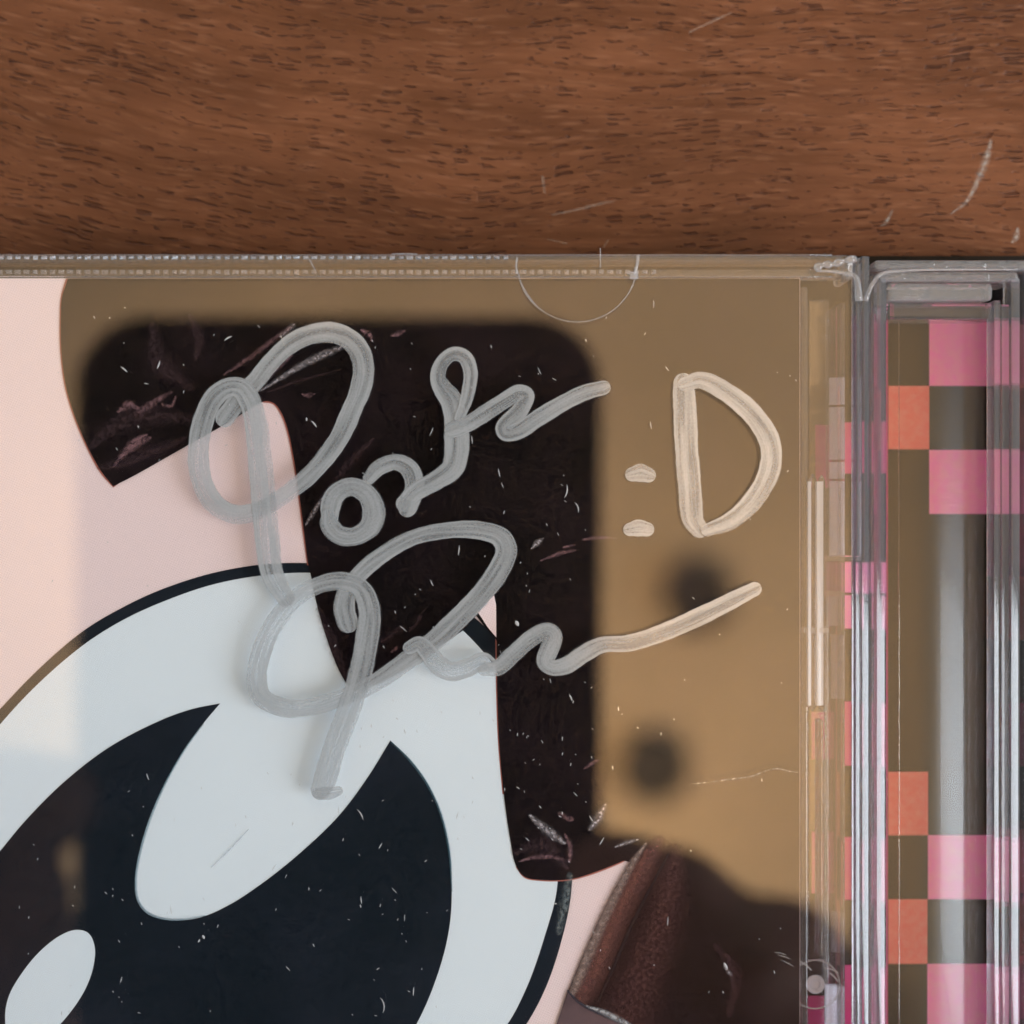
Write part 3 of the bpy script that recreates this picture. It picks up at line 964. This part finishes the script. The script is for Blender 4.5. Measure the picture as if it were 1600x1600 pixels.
# slanted facets of the tray, their gleam put in as white diffuse
def facet(name, u0, u1, v0, v1, z0, z1, mat):
    a, b, c, d = P(u0, v0, z0), P(u0, v1, z0), P(u1, v1, z1), P(u1, v0, z1)
    o = Vector((0, 0, -0.0006))
    vs = [a, b, c, d, a + o, b + o, c + o, d + o]
    me = bpy.data.meshes.new(name)
    me.from_pydata(vs, [], [(0, 1, 2, 3), (4, 7, 6, 5), (0, 4, 5, 1), (1, 5, 6, 2), (2, 6, 7, 3), (3, 7, 4, 0)])
    return part(link(name, me, mat, None))


w = NT('pale gleam facet')
M_GLEAM = w.done(w.mix(0.40, w.bsdf('Transparent', Color=(0.96, 0.95, 0.98)), w.mix(0.35, w.bsdf('Diffuse', Color=(0.86, 0.84, 0.95)), w.bsdf('Glossy', Color=(0.9, 0.9, 0.95), Roughness=0.15))))  # pale diffuse stands for reflected light
w = NT('faint gleam facet')
M_FAINT = w.done(w.mix(0.16, w.bsdf('Transparent', Color=(0.95, 0.94, 0.96)), w.bsdf('Diffuse', Color=(0.7, 0.68, 0.76))))  # same plastic with less of the painted gleam
M_BEAD = mat_clear_solid('clear bead with painted gleam', 1.6, 0.10, 0.34)  # extra white stands for the window's shine on the beads
facet('tray_facet', 1297, 1317, 590, 632, 7.6, 6.6, M_GLEAM)
facet('tray_facet', 1297, 1317, 636, 718, 7.6, 6.6, M_GLEAM)
facet('tray_facet', 1297, 1317, 722, 748, 7.6, 6.6, M_GLEAM)
facet('tray_facet', 1297, 1319, 752, 870, 7.6, 6.6, M_GLEAM)
facet('tray_facet', 1293, 1315, 932, 978, 7.4, 6.8, M_FAINT)
facet('tray_facet', 1300, 1318, 992, 1092, 7.2, 6.6, M_FAINT)
facet('tray_facet', 1300, 1318, 1426, 1488, 7.2, 6.6, M_FAINT)
facet('tray_facet', 1290, 1316, 1540, 1700, 7.2, 6.6, M_GLEAM)
part(extrude_y('tray_bead', slope_profile(1278.5, 1289.5, 8.2, 8.95, 10, 36), 752, 1104, M_BEAD, None))
part(extrude_y('tray_bead', slope_profile(1264.5, 1270, 8.2, 8.95, 10, 36), 752, 1104, M_BEAD, None))
part(box('tray_clip', 1257, 980, 1296, 990, 7.6, 8.9, M_EDGE, None, 0.15))
part(extrude_y('tray_bead', ridge_profile(1283.5, 1291, 6.5, 8.4), 1130, 1500, M_RIDGE, None))
part(box('tray_bridge', 1290, 868, 1332, 876, 6.4, 8.0, M_BAR, None, 0.1))
part(box('tray_bridge', 1290, 924, 1318, 932, 6.4, 8.0, M_BAR, None, 0.1))
# hinge pin
pin_c = (1274, 1538)
part(tube('hinge_ring', arc_pts(*pin_c, 38, 0, 360, 40, 8.3), 0.07, M_EDGE, None))
def disc(name, cu, cv, r, z0, z1, mat):
    seg = 28
    vs = []
    for (rr, z) in ((r, z0), (r, z1 - 0.08), (r - 1.5, z1), (r * 0.55, z1), (r * 0.45, z1 - 0.15)):
        for k in range(seg):
            t = 2 * math.pi * k / seg
            vs.append(P(cu + rr * math.cos(t), cv + rr * math.sin(t), z))
    fs = []
    for i in range(4):
        for k in range(seg):
            q = (k + 1) % seg
            fs.append((i * seg + k, i * seg + q, (i + 1) * seg + q, (i + 1) * seg + k))
    fs.append(tuple(range(4 * seg, 5 * seg)))
    fs.append(tuple(range(seg))[::-1])
    me = bpy.data.meshes.new(name)
    me.from_pydata(vs, [], fs)
    bm = bmesh.new(); bm.from_mesh(me); bmesh.ops.recalc_face_normals(bm, faces=bm.faces); bm.to_mesh(me); bm.free()
    return part(link(name, me, mat, None))


disc('hinge_pin', *pin_c, 15, 7.0, 8.6, M_GLEAM)
for (a, b) in (((1203, 1487), (1236, 1494)), ((1206, 1490), (1244, 1502)), ((1212, 1497), (1247, 1514)), ((1250, 1502), (1268, 1516)), ((1288, 1512), (1310, 1520)), ((1296, 1520), (1310, 1534))):
    part(tube('moulding_mark', [P(*a, LID_TOP - 1.25), P((a[0] + b[0]) / 2, (a[1] + b[1]) / 2 - 1.5, LID_TOP - 1.2), P(*b, LID_TOP - 1.25)], 0.07, M_EDGE, None), lid)

# long scratch across the lid
M_SCR = mat_brush('pale scratch', (0.62, 0.58, 0.52), 0.6, 0.9)
part(ribbon('scratch', [(1080, 1225), (1110, 1222), (1145, 1217), (1175, 1213), (1198, 1204), (1216, 1201), (1232, 1205), (1250, 1207)], [2, 3, 3.6, 4, 3, 3, 2.5, 2], LID_TOP + 0.01, M_SCR, None, rise=0.003), lid)
part(ribbon('scratch', [(438, 522), (443, 536), (449, 550)], [2.5, 3, 2], LID_TOP + 0.12, M_SCR, None, rise=0.003), lid)

# ------------------------------------------------------------------ silver marker writing on the lid
ZI = LID_TOP + 0.012
sig = []
def ink(pts, w, rise=0.05, z=0.0, wob=0.018):
    w = [x * 1.08 for x in w]
    o = ribbon('ink_stroke', pts, w, ZI + z, M_INK, None, rise=rise, wob=wob, step=2.0, across=2)
    part(o, lid)
    sig.append(o)
    return o


ink([(352, 652), (364, 636), (380, 615), (400, 595), (420, 570), (441, 548), (465, 531), (493, 521), (522, 520), (548, 532), (563, 552), (568, 580), (562, 612), (552, 636), (528, 688), (488, 738), (460, 762), (435, 780),
     (405, 797), (368, 804), (335, 787), (315, 750), (310, 705), (317, 660), (334, 622), (355, 606), (374, 606), (389, 624), (400, 662), (405, 705), (412, 780), (418, 845), (426, 898), (446, 934)],
    [30, 30, 29, 29, 28, 29, 30, 31, 32, 33, 33, 33, 32, 31, 30, 28, 27, 26, 27, 29, 31, 32, 32, 32, 31, 30, 32, 34, 35, 36, 38, 38, 34, 28], rise=0.09)
ink([(516, 812), (516, 794), (522, 776), (536, 764), (553, 761), (573, 772), (584, 797), (578, 822), (554, 838), (530, 836), (515, 820), (513, 806)], [24, 30, 31, 29, 28, 31, 35, 33, 28, 29, 30, 22], rise=0.06, z=0.10)
ink([(577, 747), (592, 731), (618, 722), (639, 732), (648, 758), (637, 792)], [20, 24, 25, 28, 30, 30], z=0.10)
ink([(632, 786), (650, 768), (682, 750), (706, 732), (713, 708), (714, 680), (712, 652), (705, 626), (692, 608), (684, 590), (690, 568), (708, 553), (726, 558), (735, 580), (733, 606), (727, 630), (718, 652)],
    [26, 28, 30, 34, 38, 38, 36, 34, 30, 24, 22, 22, 22, 22, 21, 19, 16], rise=0.08, z=0.14)
ink([(707, 672), (728, 664), (748, 652), (785, 628), (812, 613), (824, 617), (812, 642), (786, 668), (790, 677), (812, 672), (838, 655), (885, 627), (915, 613), (942, 606)],
    [24, 25, 25, 25, 24, 22, 26, 24, 24, 26, 26, 25, 24, 23], rise=0.09, z=0.22)
# second word
ink([(543, 972), (538, 950), (545, 920), (566, 893), (596, 868), (641, 842), (697, 829), (750, 829), (782, 840), (791, 860), (778, 893), (750, 931), (712, 970), (675, 1004), (637, 1031), (600, 1058), (566, 1078), (535, 1090), (485, 1105), (444, 1106), (410, 1090), (401, 1061),
     (413, 1006), (444, 953), (485, 920), (530, 908), (562, 918), (577, 952), (573, 1000), (563, 1052), (545, 1110), (522, 1170), (508, 1217), (501, 1234)],
    [32, 34, 28, 26, 25, 24, 25, 28, 31, 33, 33, 32, 32, 31, 30, 28, 27, 26, 26, 28, 30, 31, 30, 28, 26, 28, 30, 34, 36, 36, 36, 35, 34, 30], rise=0.10)
ink([(498, 1240), (512, 1240), (528, 1236)], [17, 20, 15], rise=0.01, z=0.12)
ink([(640, 1012), (655, 1006), (668, 1018), (684, 1038), (704, 1049), (732, 1043), (756, 1032), (764, 1036)], [20, 24, 28, 30, 30, 28, 26, 22], rise=0.05, z=0.14)
ink([(757, 1046), (778, 1043), (802, 1022), (832, 996), (856, 985), (866, 994), (858, 1016), (852, 1034), (862, 1043), (884, 1040), (912, 1022), (940, 1008), (982, 1005), (1037, 988), (1102, 959), (1178, 921)],
    [20, 25, 26, 26, 25, 26, 29, 27, 24, 26, 27, 25, 26, 27, 28, 23], rise=0.09, z=0.20)
# colon and D
ink([(989, 741), (1001, 739), (1012, 742)], [23, 29, 24], rise=0.01)
ink([(985, 827), (998, 825), (1010, 827)], [21, 27, 23], rise=0.01)
ink([(1068, 600), (1070, 637), (1073, 702), (1078, 767), (1083, 812), (1092, 826)], [32, 36, 36, 36, 34, 28], rise=0.03)
ink([(1070, 600), (1096, 594), (1141, 617), (1180, 652), (1203, 692), (1203, 733), (1180, 778), (1141, 814), (1106, 828)], [22, 27, 30, 32, 33, 33, 31, 27, 20], rise=0.04, z=0.04)

# ------------------------------------------------------------------ dust and lint on the lid
def make_dust():
    verts, faces = [], []
    M_DUST = mat_plain('pale lint', (0.40, 0.39, 0.39), 0.8, 0.2)
    def fleck(u, v, L, w, ang, bend):
        n = 5
        bend *= 0.35
        w *= 0.68
        b = len(verts)
        for i in range(n + 1):
            t = i / n - 0.5
            a = ang + bend * t
            cu, cv = u + L * t * math.cos(a), v + L * t * math.sin(a)
            ww = w * (1 - (2 * t) ** 2) + 0.25
            du, dv = -math.sin(a) * ww / 2, math.cos(a) * ww / 2
            verts.append(P(cu + du, cv + dv, LID_TOP + 0.012))
            verts.append(P(cu, cv, LID_TOP + 0.012 + 0.03))
            verts.append(P(cu - du, cv - dv, LID_TOP + 0.012))
        for i in range(n):
            a = b + i * 3
            faces.append((a, a + 3, a + 4, a + 1))
            faces.append((a + 1, a + 4, a + 5, a + 2))
    R = random.Random(21)
    zones = [(110, 480, 470, 720, 26), (560, 520, 930, 860, 60), (500, 820, 930, 1330, 90), (780, 1050, 930, 1320, 45), (10, 1200, 690, 1590, 110), (940, 450, 1245, 1250, 40), (880, 1300, 1240, 1590, 22), (20, 470, 460, 1100, 10), (560, 1380, 700, 1590, 16)]
    for (a, b, c, d, n) in zones:
        for _ in range(int(n * 0.62)):
            big = R.random() < 0.13
            fleck(R.uniform(a, c), R.uniform(b, d), R.uniform(7, 15) if big else R.uniform(2, 6), R.uniform(1.0, 1.9) if big else R.uniform(0.8, 1.8), math.radians(R.gauss(75, 32)), R.uniform(-0.4, 0.4))
    for (u, v, L, w, ang, bend) in ((808, 974, 10, 8, 60, .3), (886, 768, 22, 2.4, 100, 1.2), (903, 792, 18, 2.2, 70, 1.6), (194, 577, 14, 3, 40, .3), (248, 570, 14, 3, 110, .3), (356, 528, 14, 3, -30, .8), (491, 662, 14, 3, 50, .9), (479, 655, 6, 3, 90, .1),
                                    (318, 1464, 7, 5, 60, .2), (311, 1470, 6, 3, 120, .2), (868, 1412, 4, 3, 0, 0), (1134, 1509, 12, 5, 60, .2), (892, 1090, 12, 3, 65, .3), (1022, 1508, 3, 2, 0, 0), (564, 1272, 20, 2, 60, 1), (600, 1570, 26, 2, 80, 1.8), (717, 860, 16, 2, 95, .2)):
        fleck(u, v, L, w, math.radians(ang), bend)
    me = bpy.data.meshes.new('dust')
    me.from_pydata(verts, [], faces)
    o = link('dust', me, M_DUST)
    tag(o, 'pale specks of dust and lint scattered over the clear lid', 'dust', kind='stuff')


make_dust()

# ------------------------------------------------------------------ phone and hands that take the picture (mirrored in the lid)
def rounded_slab(name, x0, x1, y0, y1, z0, z1, r, mat, parent, edge=0.0012):
    bm = bmesh.new()
    pts = []
    for (cx, cy, a0) in ((x1 - r, y1 - r, 0), (x0 + r, y1 - r, 90), (x0 + r, y0 + r, 180), (x1 - r, y0 + r, 270)):
        for k in range(9):
            t = math.radians(a0 + 90 * k / 8)
            pts.append((cx + r * math.cos(t), cy + r * math.sin(t)))
    f = bm.faces.new([bm.verts.new((x, y, z0)) for x, y in pts])
    ext = bmesh.ops.extrude_face_region(bm, geom=[f])
    for v in ext['geom']:
        if isinstance(v, bmesh.types.BMVert):
            v.co.z = z1
    bmesh.ops.recalc_face_normals(bm, faces=bm.faces)
    es = [e for e in bm.edges if abs(e.verts[0].co.z - e.verts[1].co.z) < 1e-9]
    bmesh.ops.bevel(bm, geom=es, offset=edge, segments=3, profile=0.5, affect='EDGES')
    me = bpy.data.meshes.new(name)
    bm.to_mesh(me); bm.free()
    return link(name, me, mat, parent, False)


ZP = HC * MM + 0.0012
phone = empty('phone', (-0.0265, -0.050, ZP))
tag(phone, 'dark phone mirrored in the lid as a black rounded rectangle', 'phone')
bpy.context.view_layer.update()
M_PHONE = mat_plain('matt black phone case', (0.012, 0.012, 0.013), 0.55, 0.3)
adopt(rounded_slab('body', -0.0690, 0.0142, -0.133, 0.0310, ZP, ZP + 0.0095, 0.0115, M_PHONE, None), phone)
adopt(rounded_slab('screen', -0.0660, 0.0112, -0.130, 0.0280, ZP + 0.0096, ZP + 0.0101, 0.009, mat_plain('dark glass', (0.02, 0.02, 0.022), 0.1), None, 0.0001), phone)
M_LENS = mat_plain('black lens glass', (0.004, 0.004, 0.005), 0.15, 0.5)
for (x, y, r) in ((0.0, 0.019, 0.006), (0.0, 0.0, 0.0065), (0.0, -0.019, 0.006), (-0.016, 0.014, 0.004), (-0.016, -0.006, 0.004)):
    seg = 24
    vs, fs = [], []
    zz = ZP - 0.0002
    for (rr, z) in ((r, ZP + 0.0006), (r, zz), (r * 0.86, zz), (r * 0.80, ZP + 0.0004)):
        for k in range(seg):
            t = 2 * math.pi * k / seg
            vs.append((x + rr * math.cos(t), y + rr * math.sin(t), z))
    for i in range(3):
        for k in range(seg):
            q = (k + 1) % seg
            fs.append((i * seg + k, i * seg + q, (i + 1) * seg + q, (i + 1) * seg + k))
    fs.append(tuple(range(3 * seg, 4 * seg)))
    me = bpy.data.meshes.new('camera_lens')
    me.from_pydata(vs, [], fs)
    adopt(link('camera_lens', me, M_LENS, None), phone)

# hands: tapered limbs fused into one continuous surface each
def fuse_limbs(name, chains, voxel=0.0022):
    bm = bmesh.new()
    for chain in chains:
        for (a, ra), (b, rb) in zip(chain, chain[1:]):
            a, b = Vector(a), Vector(b)
            n = max(2, int((b - a).length / (min(ra, rb) * 0.45)))
            for k in range(n + 1):
                f = k / n
                bmesh.ops.create_icosphere(bm, subdivisions=2, radius=ra + (rb - ra) * f, matrix=Matrix.Translation(a.lerp(b, f)))
    me = bpy.data.meshes.new(name)
    bm.to_mesh(me); bm.free()
    o = link(name, me, M_SKIN)
    rm = o.modifiers.new('fuse', 'REMESH')
    rm.mode = 'VOXEL'
    rm.voxel_size = voxel
    rm.use_smooth_shade = True
    sm = o.modifiers.new('soften', 'SMOOTH')
    sm.iterations = 6
    bpy.context.view_layer.update()
    solid = bpy.data.meshes.new_from_object(o.evaluated_get(bpy.context.evaluated_depsgraph_get()))
    o.modifiers.clear()
    o.data = solid
    return o


def hand(label, wrist, knuckles, fingers, thumb, elbow):
    W_, E_ = Vector(wrist), Vector(elbow)
    chains = [[(E_, 0.043), (E_.lerp(W_, 0.45), 0.040), (W_, 0.027)]]
    for kn, pts in zip(knuckles, fingers):
        chains.append([(W_, 0.022), (Vector(kn), 0.0135)])
        chains.append([(Vector(kn), 0.0120)] + [(Vector(p), r) for p, r in zip(pts, (0.0100, 0.0090, 0.0078))])
    for k1, k2 in zip(knuckles, knuckles[1:]):
        chains.append([(Vector(k1), 0.0125), (Vector(k2), 0.0125)])
        chains.append([(Vector(k1).lerp(W_, 0.45), 0.0165), (Vector(k2).lerp(W_, 0.45), 0.0165)])
    chains.append([(W_, 0.022)] + [(Vector(p), r) for p, r in zip(thumb, (0.0175, 0.0115, 0.0088))])
    o = fuse_limbs('hand', chains)
    tag(o, label, 'hand')
    return o


w = NT('skin')
nz = w.noise(w.geo(), 220.0, 3.0)
M_SKIN = w.done(w.bsdf('Principled', Base_Color=w.mixc(nz, (0.34, 0.17, 0.11), (0.48, 0.27, 0.18)), Roughness=0.5))
zp = ZP
# left hand: holds the long edge, index finger on the phone, the next two short of it
hand('hand mirrored beside the phone at the lower left of the lid', (-0.128, -0.150, zp + 0.012),
     [(-0.118, -0.066, zp + 0.012), (-0.122, -0.080, zp + 0.012), (-0.122, -0.094, zp + 0.010), (-0.118, -0.108, zp + 0.008)],
     [[(-0.104, -0.048, zp + 0.002), (-0.086, -0.0430, zp - 0.006), (-0.070, -0.0440, zp - 0.0095)],
      [(-0.108, -0.063, zp - 0.002), (-0.090, -0.0585, zp - 0.010), (-0.0745, -0.0590, zp - 0.008)],
      [(-0.108, -0.079, zp - 0.004), (-0.090, -0.0740, zp - 0.010), (-0.0738, -0.0735, zp - 0.009)],
      [(-0.104, -0.094, zp - 0.004), (-0.088, -0.0900, zp - 0.010), (-0.0700, -0.0885, zp - 0.0095)]],
     [(-0.108, -0.118, zp + 0.026), (-0.090, -0.092, zp + 0.028), (-0.074, -0.076, zp + 0.024)],
     (-0.190, -0.400, zp + 0.01))
# right hand: fingers curled round the other edge
hand('dark hand mirrored beside the phone at the lower right of the lid', (0.088, -0.150, zp + 0.012),
     [(0.060, -0.090, zp + 0.012), (0.066, -0.099, zp + 0.012), (0.066, -0.111, zp + 0.010), (0.062, -0.122, zp + 0.008)],
     [[(0.034, -0.0700, zp + 0.000), (0.0255, -0.0600, zp - 0.006), (0.0150, -0.0555, zp - 0.0095)],
      [(0.042, -0.0690, zp - 0.004), (0.034, -0.0690, zp - 0.010), (0.0160, -0.0700, zp - 0.0095)],
      [(0.050, -0.0840, zp - 0.004), (0.036, -0.0840, zp - 0.010), (0.0160, -0.0850, zp - 0.0095)],
      [(0.050, -0.1000, zp - 0.004), (0.034, -0.1000, zp - 0.010), (0.0180, -0.1000, zp - 0.0095)]],
     [(0.066, -0.124, zp + 0.026), (0.040, -0.100, zp + 0.028), (0.020, -0.084, zp + 0.024)],
     (0.150, -0.400, zp + 0.01))
